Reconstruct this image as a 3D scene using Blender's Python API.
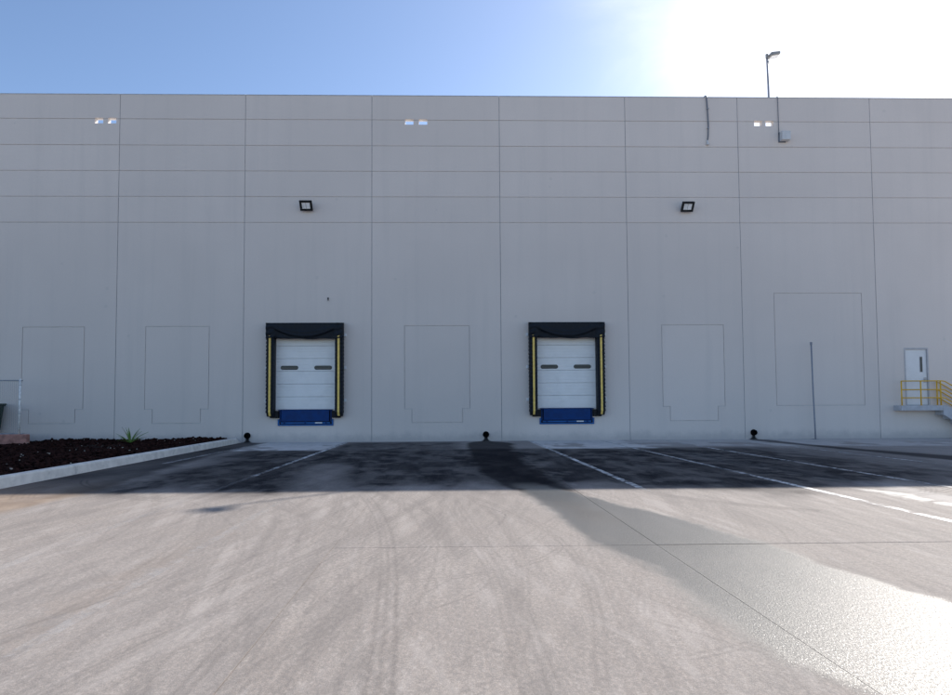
import bpy, bmesh, math, random
import numpy as np
from mathutils import Matrix, Vector

random.seed(7)
rng = np.random.default_rng(7)
scene = bpy.context.scene
C = scene.collection
for o in list(bpy.data.objects):
    bpy.data.objects.remove(o)

# ------------------------------------------------------------------ camera
cam_data = bpy.data.cameras.new('camera')
cam_data.sensor_width = 36.0
cam_data.sensor_fit = 'HORIZONTAL'
cam_data.lens = 635.0 * 36.0 / 952.0
cam_data.shift_x = (476.0 - 462.45) / 952.0
cam_data.shift_y = (377.5 - 347.5) / 952.0
cam_data.clip_start = 0.05
cam_data.clip_end = 3000.0
cam = bpy.data.objects.new('camera', cam_data)
C.objects.link(cam)
R_ = Vector((0.999736, -0.022271, -0.005606))
U_ = Vector((0.004609, -0.044561, 0.998996))
F_ = Vector((0.022498, 0.998758, 0.044447))
m = Matrix((R_, U_, -F_)).transposed().to_4x4()
m.translation = (0.0, -24.895, 1.388)
cam.matrix_world = m
scene.camera = cam

# ------------------------------------------------------------------ light
SUN = Vector((1.008, 1.0, 0.955)).normalized()
SUN_EL = math.asin(SUN.z)
SUN_AZ = math.atan2(SUN.x, SUN.y)          # clockwise from +Y

world = bpy.data.worlds.new('World')
scene.world = world
world.use_nodes = True
wn, wl = world.node_tree.nodes, world.node_tree.links
wn.clear()
w_out = wn.new('ShaderNodeOutputWorld')
w_bg = wn.new('ShaderNodeBackground')
w_bg.inputs['Strength'].default_value = 0.145
w_sky = wn.new('ShaderNodeTexSky')
w_sky.sky_type = 'NISHITA'
w_sky.sun_disc = False
w_sky.sun_elevation = SUN_EL
w_sky.sun_rotation = SUN_AZ
w_sky.altitude = 1800.0
w_sky.air_density = 1.0
w_sky.dust_density = 3.0
w_sky.ozone_density = 2.2
# bright thin cloud spread round the sun, broken up by noise in the direction of view
w_tc = wn.new('ShaderNodeTexCoord')
w_dot = wn.new('ShaderNodeVectorMath'); w_dot.operation = 'DOT_PRODUCT'
w_dot.inputs[1].default_value = SUN
wl.new(w_tc.outputs['Generated'], w_dot.inputs[0])
w_map = wn.new('ShaderNodeMapping'); w_map.inputs['Scale'].default_value = (1.0, 1.0, 2.2)
wl.new(w_tc.outputs['Generated'], w_map.inputs[0])
w_noise = wn.new('ShaderNodeTexNoise')
w_noise.inputs['Scale'].default_value = 2.6
w_noise.inputs['Detail'].default_value = 7.0
w_noise.inputs['Roughness'].default_value = 0.55
w_noise.inputs['Distortion'].default_value = 0.3
wl.new(w_map.outputs[0], w_noise.inputs['Vector'])
w_ma = wn.new('ShaderNodeMath'); w_ma.operation = 'MULTIPLY_ADD'
w_ma.inputs[1].default_value = 0.24
wl.new(w_noise.outputs['Fac'], w_ma.inputs[0])
wl.new(w_dot.outputs['Value'], w_ma.inputs[2])
w_ramp = wn.new('ShaderNodeMapRange'); w_ramp.interpolation_type = 'SMOOTHERSTEP'
w_ramp.inputs['From Min'].default_value = 0.985
w_ramp.inputs['From Max'].default_value = 1.175
wl.new(w_ma.outputs[0], w_ramp.inputs['Value'])
w_mix = wn.new('ShaderNodeMix'); w_mix.data_type = 'RGBA'
w_mix.inputs['B'].default_value = (6.4, 6.5, 6.8, 1)
wl.new(w_ramp.outputs['Result'], w_mix.inputs['Factor'])
wl.new(w_sky.outputs['Color'], w_mix.inputs['A'])
wl.new(w_mix.outputs['Result'], w_bg.inputs['Color'])
wl.new(w_bg.outputs[0], w_out.inputs['Surface'])

sun_data = bpy.data.lights.new('sun', 'SUN')
sun_data.energy = 5.0
sun_data.angle = math.radians(0.53)
sun_data.color = (1.0, 0.94, 0.86)
sun = bpy.data.objects.new('sun', sun_data)
C.objects.link(sun)
sun.rotation_euler = (-SUN).to_track_quat('-Z', 'Y').to_euler()
sun.location = SUN * 60

scene.view_settings.view_transform = 'Standard'
scene.view_settings.look = 'None'
scene.view_settings.gamma = 1.0
scene.view_settings.use_curve_mapping = False
scene.view_settings.exposure = 0.55
scene.render.engine = 'CYCLES'

# ------------------------------------------------------------------ helpers
def mesh_obj(name, verts, faces, mat=None, parent=None, smooth=False):
    me = bpy.data.meshes.new(name)
    me.from_pydata([tuple(v) for v in verts], [], faces)
    me.update()
    if mat: me.materials.append(mat)
    if smooth:
        me.polygons.foreach_set('use_smooth', [True] * len(me.polygons))
    o = bpy.data.objects.new(name, me)
    C.objects.link(o)
    if parent: o.parent = parent
    return o

def bm_obj(name, bm, mat=None, parent=None, smooth=False):
    bmesh.ops.recalc_face_normals(bm, faces=bm.faces)
    me = bpy.data.meshes.new(name)
    bm.to_mesh(me); bm.free()
    if mat: me.materials.append(mat)
    if smooth:
        me.polygons.foreach_set('use_smooth', [True] * len(me.polygons))
    o = bpy.data.objects.new(name, me)
    C.objects.link(o)
    if parent: o.parent = parent
    return o

def empty(name, loc=(0, 0, 0)):
    o = bpy.data.objects.new(name, None)
    o.empty_display_size = 0.2
    o.location = loc
    C.objects.link(o)
    return o

def tag(o, label=None, cat=None, group=None, kind=None):
    if label: o['label'] = label
    if cat: o['category'] = cat
    if group: o['group'] = group
    if kind: o['kind'] = kind
    return o

def box(bm, x0, x1, y0, y1, z0, z1, bev=0.0, seg=1):
    r = bmesh.ops.create_cube(bm, size=1.0)
    vs = r['verts']
    for v in vs:
        v.co = Vector((x0 + (v.co.x + .5) * (x1 - x0), y0 + (v.co.y + .5) * (y1 - y0), z0 + (v.co.z + .5) * (z1 - z0)))
    if bev > 0:
        es = list({e for v in vs for e in v.link_edges})
        bmesh.ops.bevel(bm, geom=es, offset=bev, segments=seg, affect='EDGES', profile=0.5)
    return vs

def box_obj(name, dims, mat, parent=None, bev=0.0, seg=1):
    bm = bmesh.new()
    box(bm, *dims, bev=bev, seg=seg)
    return bm_obj(name, bm, mat, parent)

def tube(bm, pts, rad, n=10, cap=True):
    pts = [Vector(p) for p in pts]
    rings = []
    prev = None
    for i, p in enumerate(pts):
        if i == 0: t = pts[1] - pts[0]
        elif i == len(pts) - 1: t = pts[-1] - pts[-2]
        else: t = (pts[i + 1] - p).normalized() + (p - pts[i - 1]).normalized()
        t.normalize()
        if prev is None:
            a = t.orthogonal().normalized()
        else:
            a = (prev - t * prev.dot(t)).normalized()
        prev = a
        b = t.cross(a)
        rr = rad[i] if isinstance(rad, (list, tuple)) else rad
        rings.append([bm.verts.new(p + (a * math.cos(2 * math.pi * k / n) + b * math.sin(2 * math.pi * k / n)) * rr) for k in range(n)])
    for i in range(len(rings) - 1):
        for k in range(n):
            bm.faces.new((rings[i][k], rings[i][(k + 1) % n], rings[i + 1][(k + 1) % n], rings[i + 1][k]))
    if cap:
        bm.faces.new(rings[0][::-1]); bm.faces.new(rings[-1])

def tube_obj(name, pts, rad, mat, parent=None, n=10):
    bm = bmesh.new(); tube(bm, pts, rad, n)
    return bm_obj(name, bm, mat, parent, smooth=True)

def grid_panel(name, xs, zs, keep, y0, y1, mat, parent):
    """flat slab in the XZ plane built of cells; keep(xc, zc) says which cells are solid"""
    xs = sorted(set(round(x, 4) for x in xs)); zs = sorted(set(round(z, 4) for z in zs))
    nx, nz = len(xs) - 1, len(zs) - 1
    K = [[keep((xs[i] + xs[i + 1]) / 2, (zs[j] + zs[j + 1]) / 2) for j in range(nz)] for i in range(nx)]
    vid, verts, faces = {}, [], []
    def v(i, j, s):
        k = (i, j, s)
        if k not in vid:
            vid[k] = len(verts); verts.append((xs[i], y0 if s == 0 else y1, zs[j]))
        return vid[k]
    for i in range(nx):
        for j in range(nz):
            if not K[i][j]: continue
            faces.append((v(i, j, 0), v(i + 1, j, 0), v(i + 1, j + 1, 0), v(i, j + 1, 0)))
            faces.append((v(i, j, 1), v(i, j + 1, 1), v(i + 1, j + 1, 1), v(i + 1, j, 1)))
            if i == 0 or not K[i - 1][j]:
                faces.append((v(i, j, 0), v(i, j + 1, 0), v(i, j + 1, 1), v(i, j, 1)))
            if i == nx - 1 or not K[i + 1][j]:
                faces.append((v(i + 1, j, 0), v(i + 1, j, 1), v(i + 1, j + 1, 1), v(i + 1, j + 1, 0)))
            if j == 0 or not K[i][j - 1]:
                faces.append((v(i, j, 0), v(i, j, 1), v(i + 1, j, 1), v(i + 1, j, 0)))
            if j == nz - 1 or not K[i][j + 1]:
                faces.append((v(i, j + 1, 0), v(i + 1, j + 1, 0), v(i + 1, j + 1, 1), v(i, j + 1, 1)))
    return mesh_obj(name, verts, faces, mat, parent)

def copy_tree(o, parent=None, shift=None):
    c = o.copy(); C.objects.link(c); c.parent = parent
    for ch in o.children:
        copy_tree(ch, c)
    return c

# ------------------------------------------------------------------ materials
class M:
    """small wrapper for building a node material"""
    def __init__(s, name):
        s.m = bpy.data.materials.new(name); s.m.use_nodes = True
        s.n, s.l = s.m.node_tree.nodes, s.m.node_tree.links
        s.p = s.n['Principled BSDF']
        s.geo = None
    def pos(s):
        if not s.geo: s.geo = s.n.new('ShaderNodeNewGeometry')
        return s.geo.outputs['Position']
    def mapped(s, scale, rot=(0, 0, 0), src=None):
        k = s.n.new('ShaderNodeMapping'); k.inputs['Scale'].default_value = scale; k.inputs['Rotation'].default_value = rot
        s.l.new(src or s.pos(), k.inputs[0]); return k.outputs[0]
    def noise(s, scale, detail=4, rough=.5, vec=None, dist=0):
        k = s.n.new('ShaderNodeTexNoise'); k.inputs['Scale'].default_value = scale; k.inputs['Detail'].default_value = detail
        k.inputs['Roughness'].default_value = rough; k.inputs['Distortion'].default_value = dist
        s.l.new(vec or s.pos(), k.inputs['Vector']); return k.outputs['Fac']
    def rng(s, x, a, b, c=0., d=1., smooth=True):
        k = s.n.new('ShaderNodeMapRange'); k.interpolation_type = 'SMOOTHSTEP' if smooth else 'LINEAR'
        for nme, val in (('From Min', a), ('From Max', b), ('To Min', c), ('To Max', d)): k.inputs[nme].default_value = val
        s.l.new(x, k.inputs['Value']); return k.outputs['Result']
    def math(s, op, a, b=None, clamp=False):
        k = s.n.new('ShaderNodeMath'); k.operation = op; k.use_clamp = clamp
        for i, x in enumerate((a, b)):
            if x is None: continue
            if isinstance(x, (int, float)): k.inputs[i].default_value = x
            else: s.l.new(x, k.inputs[i])
        return k.outputs[0]
    def mix(s, f, a, b, mode='MIX'):
        k = s.n.new('ShaderNodeMix'); k.data_type = 'RGBA'; k.blend_type = mode
        for nme, x in (('Factor', f), ('A', a), ('B', b)):
            if isinstance(x, (int, float)): k.inputs[nme].default_value = x if nme == 'Factor' else (x, x, x, 1)
            elif isinstance(x, tuple): k.inputs[nme].default_value = (*x, 1)[:4]
            else: s.l.new(x, k.inputs[nme])
        return k.outputs['Result']
    def attr(s, name):
        k = s.n.new('ShaderNodeAttribute'); k.attribute_name = name; return k.outputs['Fac']
    def bump(s, h, strength, dist=0.01, normal=None):
        k = s.n.new('ShaderNodeBump'); k.inputs['Strength'].default_value = 1.0 if not isinstance(strength, (int, float)) else strength
        if not isinstance(strength, (int, float)): s.l.new(strength, k.inputs['Strength'])
        k.inputs['Distance'].default_value = dist
        s.l.new(h, k.inputs['Height'])
        if normal: s.l.new(normal, k.inputs['Normal'])
        return k.outputs[0]
    def set(s, color=None, rough=None, spec=None, metal=None, normal=None, alpha=None):
        for nme, x in (('Base Color', color), ('Roughness', rough), ('Specular IOR Level', spec), ('Metallic', metal), ('Normal', normal), ('Alpha', alpha)):
            if x is None: continue
            if isinstance(x, tuple): s.p.inputs[nme].default_value = (*x, 1)[:4]
            elif isinstance(x, (int, float)): s.p.inputs[nme].default_value = x
            else: s.l.new(x, s.p.inputs[nme])
        return s.m

def simple(name, col, rough=.6, spec=.4, metal=0., var=.12, scale=6., grime=0.0, bump=0.0):
    k = M(name)
    n = k.noise(scale, 5, .6)
    lo = tuple(c * (1 - var) for c in col); hi = tuple(min(1, c * (1 + var)) for c in col)
    c = k.mix(k.rng(n, .3, .7), lo, hi)
    if grime:
        g = k.rng(k.noise(scale * .45, 6, .7, dist=.6), .52, .72, 0, grime)
        c = k.mix(g, c, tuple(x * .35 for x in col))
    nrm = k.bump(k.noise(scale * 14, 3), bump, .004) if bump else None
    return k.set(c, k.rng(n, .2, .8, rough * .85, min(1, rough * 1.15)), spec, metal, nrm)

# --- painted tilt-up concrete
def wall_material():
    k = M('painted_concrete')
    big = k.noise(.22, 4, .55)
    streak = k.noise(1.0, 5, .6, k.mapped((2.2, 1, .12)))
    fine = k.noise(16, 4, .6)
    base = k.mix(k.rng(big, .3, .7), (.745, .655, .59), (.795, .70, .63))
    base = k.mix(k.rng(streak, .45, .75, 0, .28), base, (.64, .575, .525))
    base = k.mix(k.rng(fine, .35, .7, 0, .12), base, (.62, .56, .51))
    oi = k.n.new('ShaderNodeObjectInfo')
    base = k.mix(k.math('MULTIPLY', oi.outputs['Random'], .16), base, (.60, .535, .485))
    # patched form-tie marks, small and sparse
    vor = k.n.new('ShaderNodeTexVoronoi'); vor.inputs['Scale'].default_value = .8
    k.l.new(k.mapped((1, .02, 1)), vor.inputs['Vector'])
    dots = k.rng(vor.outputs['Distance'], .045, .06, .28, 0)
    base = k.mix(dots, base, (.56, .51, .465))
    # splash dirt close to the ground
    sep = k.n.new('ShaderNodeSeparateXYZ'); k.l.new(k.pos(), sep.inputs[0])
    h = k.math('ADD', sep.outputs['Z'], k.math('MULTIPLY', k.noise(1.7, 5, .7), -.55))
    base = k.mix(k.rng(h, -.25, .18, .45, 0), base, (.30, .29, .29))
    nrm = k.bump(k.noise(9, 6, .65), .22, .01)
    return k.set(base, .72, .25, None, nrm)
WALL = wall_material()

# --- yard concrete, with stains held as mesh attributes (rubber with painted shade, damp, film, warm, pale)
def yard_material():
    k = M('yard_concrete')
    oi = k.n.new('ShaderNodeObjectInfo')
    big = k.noise(.35, 5, .6)
    mid = k.noise(2.3, 6, .65, dist=.4)
    brush = k.noise(1.0, 4, .7, k.mapped((9, .45, 1), (0, 0, math.radians(7))))
    brush2 = k.noise(1.0, 4, .7, k.mapped((22, 1.1, 1), (0, 0, math.radians(-16))))
    fine = k.noise(70, 4, .7)
    grain = k.noise(260, 2, .7)
    c = k.mix(k.rng(big, .3, .7), (.338, .289, .250), (.395, .343, .300))
    c = k.mix(k.rng(mid, .35, .7, 0, .28), c, (.262, .236, .218))
    c = k.mix(k.rng(brush, .42, .72, 0, .34), c, (.215, .196, .184))
    c = k.mix(k.rng(brush2, .5, .72, 0, .28), c, (.42, .385, .358))
    med = k.noise(26, 6, .72, k.mapped((1.25, .8, 1), (0, 0, .5)))
    c = k.mix(k.rng(med, .42, .62, 0, .62), c, (.20, .182, .170))
    c = k.mix(k.rng(med, .46, .32, 0, .5), c, (.47, .43, .40))
    c = k.mix(k.rng(fine, .40, .62, 0, .6), c, (.19, .175, .165))
    c = k.mix(k.rng(grain, .5, .7, 0, .6), c, (.52, .485, .455))
    c = k.mix(k.math('MULTIPLY', oi.outputs['Random'], .14), c, (.27, .25, .24))
    sc = k.attr('scuff')
    c = k.mix(k.rng(sc, .02, .22, 0, .34), c, (.19, .172, .160)); c = k.mix(k.rng(sc, -.02, -.22, 0, .26), c, (.47, .43, .40))
    warm = k.attr('warm'); c = k.mix(warm, c, k.mix(k.rng(mid, .3, .7), (.22, .165, .125), (.33, .26, .20)))
    pale = k.attr('pale'); c = k.mix(pale, c, k.mix(k.rng(mid, .3, .7), (.56, .53, .50), (.70, .665, .63)))
    # tyre rubber and painted building shade, patchy
    rub_shade = k.attr('rubber')
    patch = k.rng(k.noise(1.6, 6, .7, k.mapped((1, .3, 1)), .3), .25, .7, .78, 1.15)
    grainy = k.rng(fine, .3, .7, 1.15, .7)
    rf = k.math('MULTIPLY', k.math('MULTIPLY', rub_shade, patch), grainy, True)
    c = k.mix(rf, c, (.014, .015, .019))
    # damp and wet
    damp = k.math('ADD', k.attr('damp'), k.math('MULTIPLY', k.math('SUBTRACT', mid, .5), .0))
    c = k.mix(k.math('MULTIPLY', damp, .92, True), c, k.mix(.86, c, (.014, .014, .017)))
    spk = k.noise(1.0, 4, .75, k.mapped((120, 38, 1)))
    film = k.math('MULTIPLY', k.attr('film'), k.rng(k.noise(1.6, 6, .65, dist=.5), .15, .5, .8, 1), True)
    film0 = film
    film = k.math('MULTIPLY', film, k.rng(spk, .42, .58, .50, 1.0))
    c = k.mix(k.math('MULTIPLY', film0, .95), c, k.mix(.78, c, (.03, .032, .028)))
    c = k.mix(k.math('MULTIPLY', film0, k.rng(spk, .58, .70, 0, .35)), c, (.50, .49, .47))
    rough = k.math('ADD', .82, k.math('MULTIPLY', film, -.46))
    rough = k.math('ADD', rough, k.math('MULTIPLY', k.math('SUBTRACT', fine, .5), .12), True)
    spec = k.math('ADD', .12, k.math('MULTIPLY', film, .58))
    spec = k.math('MULTIPLY', spec, k.math('SUBTRACT', 1.0, k.math('MULTIPLY', k.math('MAXIMUM', rf, k.attr('damp')), .9), True))
    spec = k.math('MAXIMUM', spec, k.math('MULTIPLY', film, .8))
    hgt = k.math('ADD', k.math('MULTIPLY', fine, .6), k.math('MULTIPLY', grain, .35))
    hgt = k.math('ADD', hgt, k.math('MULTIPLY', brush2, .35))
    nrm = k.bump(hgt, .55, .006)
    glit = k.math('ADD', k.noise(1.0, 3, .6, k.mapped((140, 40, 1))), k.math('MULTIPLY', k.noise(14, 3, .6), .7))
    cn = k.bump(glit, .75, .007)
    nrm = k.bump(glit, k.math('MULTIPLY', film0, .42), .0055, nrm)
    k.l.new(k.math('MULTIPLY', film, .75), k.p.inputs['Coat Weight'])
    k.p.inputs['Coat Roughness'].default_value = .13
    k.p.inputs['Coat IOR'].default_value = 1.33
    k.l.new(cn, k.p.inputs['Coat Normal'])
    return k.set(c, rough, spec, None, nrm)
YARD = yard_material()

CORE = simple('joint_recess_paint', (.62, .58, .55), .85, .2, var=.08, scale=3)
SEALANT = simple('joint_sealant_grey', (.42, .415, .42), .7, .3, var=.1)
ROOF = simple('roof_membrane', (.72, .71, .69), .8, .2, var=.06, scale=.8, grime=.3)
METALCAP = simple('galvanised_flashing', (.55, .56, .57), .5, .5, .6, scale=4)
KERB = simple('kerb_concrete', (.78, .73, .66), .85, .2, var=.12, scale=3.5, grime=.5, bump=.4)
GROUNDM = simple('outlying_concrete', (.40, .36, .325), .9, .15, var=.14, scale=.3, grime=.2)
SOIL = simple('soil', (.012, .007, .006), .95, .1)
ROCK = simple('volcanic_gravel', (.024, .010, .008), .98, .04, var=.9, scale=5.5, bump=.5)
RUBBER = simple('black_rubber', (.018, .018, .02), .75, .35, var=.25, scale=9, bump=.3)
VINYL = simple('black_vinyl', (.009, .012, .018), .6, .25, var=.25, scale=7)
YELLOW = simple('yellow_guide_vinyl', (.92, .62, .16), .6, .4, var=.12, scale=8, grime=.15)
RAILY = simple('yellow_rail_paint', (.80, .45, .02), .45, .45, var=.08, scale=6, grime=.15)
BLUE = simple('blue_steel_paint', (.002, .038, .16), .5, .2, var=.15, scale=5, grime=.15)
BLUE2 = simple('blue_steel_bright_paint', (.006, .10, .32), .45, .3, var=.15, scale=5, grime=.1)
DOORW = simple('door_white_paint', (.90, .875, .84), .45, .45, var=.03, scale=2.5, grime=.12)
MDOORW = simple('entrance_door_paint', (.80, .78, .76), .45, .45, var=.03, scale=2.5, grime=.08)
FRAMEG = simple('door_frame_grey', (.50, .48, .48), .5, .4, var=.08)
LABELW = simple('label_white', (.78, .78, .78), .6, .4, var=.05)
BLACKP = simple('black_powder_coat', (.012, .012, .013), .45, .5, var=.2)
STEEL = simple('weathered_steel', (.42, .42, .43), .45, .5, .7, var=.12, scale=12)
DARKSTEEL = simple('dull_grey_pipe', (.16, .175, .21), .55, .4, .2, var=.12, scale=12)
FIXT = simple('lamp_grey', (.36, .34, .31), .5, .45, .2, var=.1)
BOXG = simple('box_plastic_grey', (.62, .62, .62), .55, .4, var=.05)
GALV = simple('galvanised_wire', (.38, .39, .40), .4, .5, .8, var=.1, scale=20)
POSTW = simple('galvanised_post', (.80, .77, .73), .5, .4, .0, var=.2, scale=16)
BRICKRED = simple('red_concrete', (.40, .20, .16), .85, .2, var=.3, scale=5, grime=.3, bump=.4)
BINGREEN = simple('bin_dark_green', (.010, .035, .026), .5, .45, var=.2, scale=4, grime=.2)
SLABC = simple('landing_concrete', (.50, .50, .515), .8, .2, var=.1, scale=4, grime=.15, bump=.2)
LEAF = simple('agave_leaf', (.15, .27, .06), .5, .4, var=.3, scale=20)
DRYLEAF = simple('dry_leaf', (.30, .26, .13), .8, .2, var=.3, scale=20)
DRAINB = simple('drain_black', (.006, .006, .007), .95, .05, var=.2)
POLEM = simple('pole_grey_paint', (.26, .27, .31), .5, .4, .1, var=.1, scale=12)

def glass_material(name, col, rough=.08):
    k = M(name)
    return k.set(k.mix(k.rng(k.noise(5), .3, .7), col, tuple(c * 1.4 for c in col)), rough, .6)
GLASSD = glass_material('dark_glass', (.02, .022, .025), .2)
LAMPGLASS = glass_material('lamp_glass', (.75, .75, .75), .25)

def paint_material():
    k = M('worn_road_paint')
    wear = k.math('ADD', k.noise(7, 6, .75, dist=.5), k.math('MULTIPLY', k.noise(1.1, 3, .6), .6))
    a = k.rng(wear, .58, .98, 1, 0)
    a = k.math('MULTIPLY', a, k.attr('paint'), True)
    c = k.mix(k.rng(k.noise(20), .3, .7), (.66, .66, .66), (.80, .80, .79))
    return k.set(c, .45, .5, None, k.bump(k.noise(80, 3), .5, .004), a)
PAINT = paint_material()

def stain_material():
    k = M('water_stain')
    a = k.math('MULTIPLY', k.attr('stain'), k.rng(k.noise(22, 5, .7, k.mapped((1, 1, .3))), .3, .6, .6, 1), True)
    return k.set((.012, .012, .014), .5, .3, None, None, a)
STAIN = stain_material()

# ------------------------------------------------------------------ ground sheet
g = mesh_obj('ground', [(-400, -500, -.06), (400, -500, -.06), (400, 400, -.06), (-400, 400, -.06)], [(0, 1, 2, 3)], GROUNDM)
tag(g, kind='structure')

# ------------------------------------------------------------------ yard slabs with stain attributes
def value_noise(x, y, seed):
    r = np.random.default_rng(seed); T = r.random((128, 128))
    xi = np.floor(x).astype(int); yi = np.floor(y).astype(int)
    fx = x - xi; fy = y - yi
    fx = fx * fx * (3 - 2 * fx); fy = fy * fy * (3 - 2 * fy)
    a = T[xi % 128, yi % 128]; b = T[(xi + 1) % 128, yi % 128]
    c = T[xi % 128, (yi + 1) % 128]; d = T[(xi + 1) % 128, (yi + 1) % 128]
    return (a * (1 - fx) + b * fx) * (1 - fy) + (c * (1 - fx) + d * fx) * fy
def fbm(x, y, seed, oct=4):
    s = 0; a = .5; t = 0
    for k in range(oct):
        s = s + a * value_noise(x * 2 ** k, y * 2 ** k, seed + k); t += a; a *= .55
    return s / t
def sst(x, a, b):
    t = np.clip((x - a) / (b - a), 0, 1); return t * t * (3 - 2 * t)

def polyline_smooth(pts, n=40):
    P = np.array(pts, float)
    t = np.arange(len(P)); tt = np.linspace(0, len(P) - 1, n)
    out = []
    for q in tt:                                   # Catmull-Rom
        i = min(int(q), len(P) - 2); f = q - i
        p0 = P[max(i - 1, 0)]; p1 = P[i]; p2 = P[i + 1]; p3 = P[min(i + 2, len(P) - 1)]
        out.append(.5 * ((2 * p1) + (-p0 + p2) * f + (2 * p0 - 5 * p1 + 4 * p2 - p3) * f * f + (-p0 + 3 * p1 - 3 * p2 + p3) * f ** 3))
    return np.array(out)

# tyre marks: (centre line, intensity, offsets of the single treads, half width)
TYRES = []
def tyre(pts, inten=.3, w=.02, lanes=(0.,)):
    P = polyline_smooth(pts)
    T = np.gradient(P, axis=0); T /= np.linalg.norm(T, axis=1)[:, None] + 1e-9
    N = np.stack([-T[:, 1], T[:, 0]], 1)
    for off in lanes:
        TYRES.append((P + N * off, inten * random.uniform(.7, 1.15), w))
pair = (-.10, -.035, .035, .10)
thin = (-.03, .03)
tyre([(-1.9, -12.4), (-1.63, -13.7), (-1.08, -15.86), (-.73, -17.68), (-.55, -19.08), (-.45, -20.27), (-.38, -21.2), (-.30, -22.6)], .26, .013, (-.06, 0, .07))
tyre([(-1.36, -14.73), (-1.23, -16.28), (-1.17, -17.66), (-1.12, -19.05), (-1.09, -19.99), (-1.05, -20.85), (-.99, -22.5)], .16, .012, (-.12, -.05, .1))
tyre([(-2.4, -13.2), (-1.72, -14.7), (-1.49, -16.27), (-1.52, -17.01), (-1.68, -17.63)], .30, .011, (-.06, 0, .06))
tyre([(-.3, -12.4), (-.12, -13.81), (.14, -16.75), (.31, -18.5), (.43, -19.92), (.45, -22.5)], .17, .013, pair)
tyre([(-.72, -15.41), (-.63, -16.32), (-.66, -17.06), (-1.08, -19.05), (-1.29, -20.45), (-1.3, -22.4)], .20, .012, thin)
tyre([(.02, -16.35), (-.31, -17.98), (-.62, -19.07), (-.86, -20.25), (-.89, -22.0)], .15, .012, (-.08, .08))
tyre([(.44, -15.95), (.67, -16.55), (.70, -16.92), (.59, -17.45)], .25, .011, (0,))
for k in range(26):                                   # tight manoeuvring arcs in front of the docks
    cx = random.choice([-4.6, -3.6, -2.6, -1.7, -1.0, -.2, 2.6, 4.0, 5.2, 7.0]) + random.uniform(-.6, .6)
    cy = random.uniform(-13.6, -10.0); r = random.uniform(2.0, 5.0)
    a0 = random.uniform(2.6, 3.9) if random.random() < .6 else random.uniform(-.6, .5)
    a1 = a0 + random.choice([-1, 1]) * random.uniform(.5, 1.1)
    P = [(cx + r * math.cos(a), cy + r * .9 * math.sin(a)) for a in np.linspace(a0, a1, 7)]
    tyre(P, random.uniform(.22, .5), .014, random.choice([pair, (-.1, -.03, .05, .12, .2), (-.05, .05)]))
for k in range(46):                                   # long faint paths of trucks backing in
    x0 = random.choice([-5.6, -5.2, 4.4, 4.9]) + random.choice([-.95, .95]) + random.uniform(-.5, .5)
    x1 = x0 + random.uniform(-2.5, 2.5) + (3.0 if x0 < 0 else -2.2); y1 = random.uniform(-24, -19)
    P = [(x0, -5.0), (x0 + random.uniform(-.1, .1), -9.0), (x0 * .6 + x1 * .4, -14.5), (x0 * .25 + x1 * .75, -18), (x1, y1)]
    tyre(P, random.uniform(.05, .12), .012, random.choice([thin, (-.09, -.02, .08), (0,)]))
for k in range(70):                                   # thin scuffs crossing the yard
    x0 = random.uniform(-6, 4); y0 = random.uniform(-21.5, -14.0); a = random.uniform(-2.3, -.8); L = random.uniform(1.2, 5)
    bend = random.uniform(-.6, .6)
    P = [(x0 + L * t * math.cos(a + bend * t), y0 + L * t * math.sin(a + bend * t)) for t in np.linspace(0, 1, 5)]
    tyre(P, random.uniform(.06, .16), .010, random.choice([thin, (0,), (0,), (-.05, 0, .05)]))

for k in range(70):                                   # fine sweeping arcs at left and centre
    x0 = random.uniform(-4.2, .6); y0 = random.uniform(-15.5, -13.8); x1 = x0 * .45 - .35 + random.uniform(-1.3, 1.0); y1 = random.uniform(-22.5, -18.0)
    bow = random.uniform(-.2, .75)
    P = [(x0 + (x1 - x0) * t + bow * math.sin(math.pi * t), y0 + (y1 - y0) * t) for t in np.linspace(0, 1, 6)]
    tyre(P, random.uniform(.07, .19), .013, random.choice([(0,), thin, (-.04, .0, .05)]))

def seg_dist(px, py, a, b):
    d = b - a; L = d @ d + 1e-12
    t = np.clip(((px - a[0]) * d[0] + (py - a[1]) * d[1]) / L, 0, 1)
    return np.hypot(px - a[0] - t * d[0], py - a[1] - t * d[1])

def interp(y, ys, xs):                                # ys given from far (0) to near (negative)
    o = np.argsort(ys); return np.interp(y, np.array(ys)[o], np.array(xs)[o])

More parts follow.
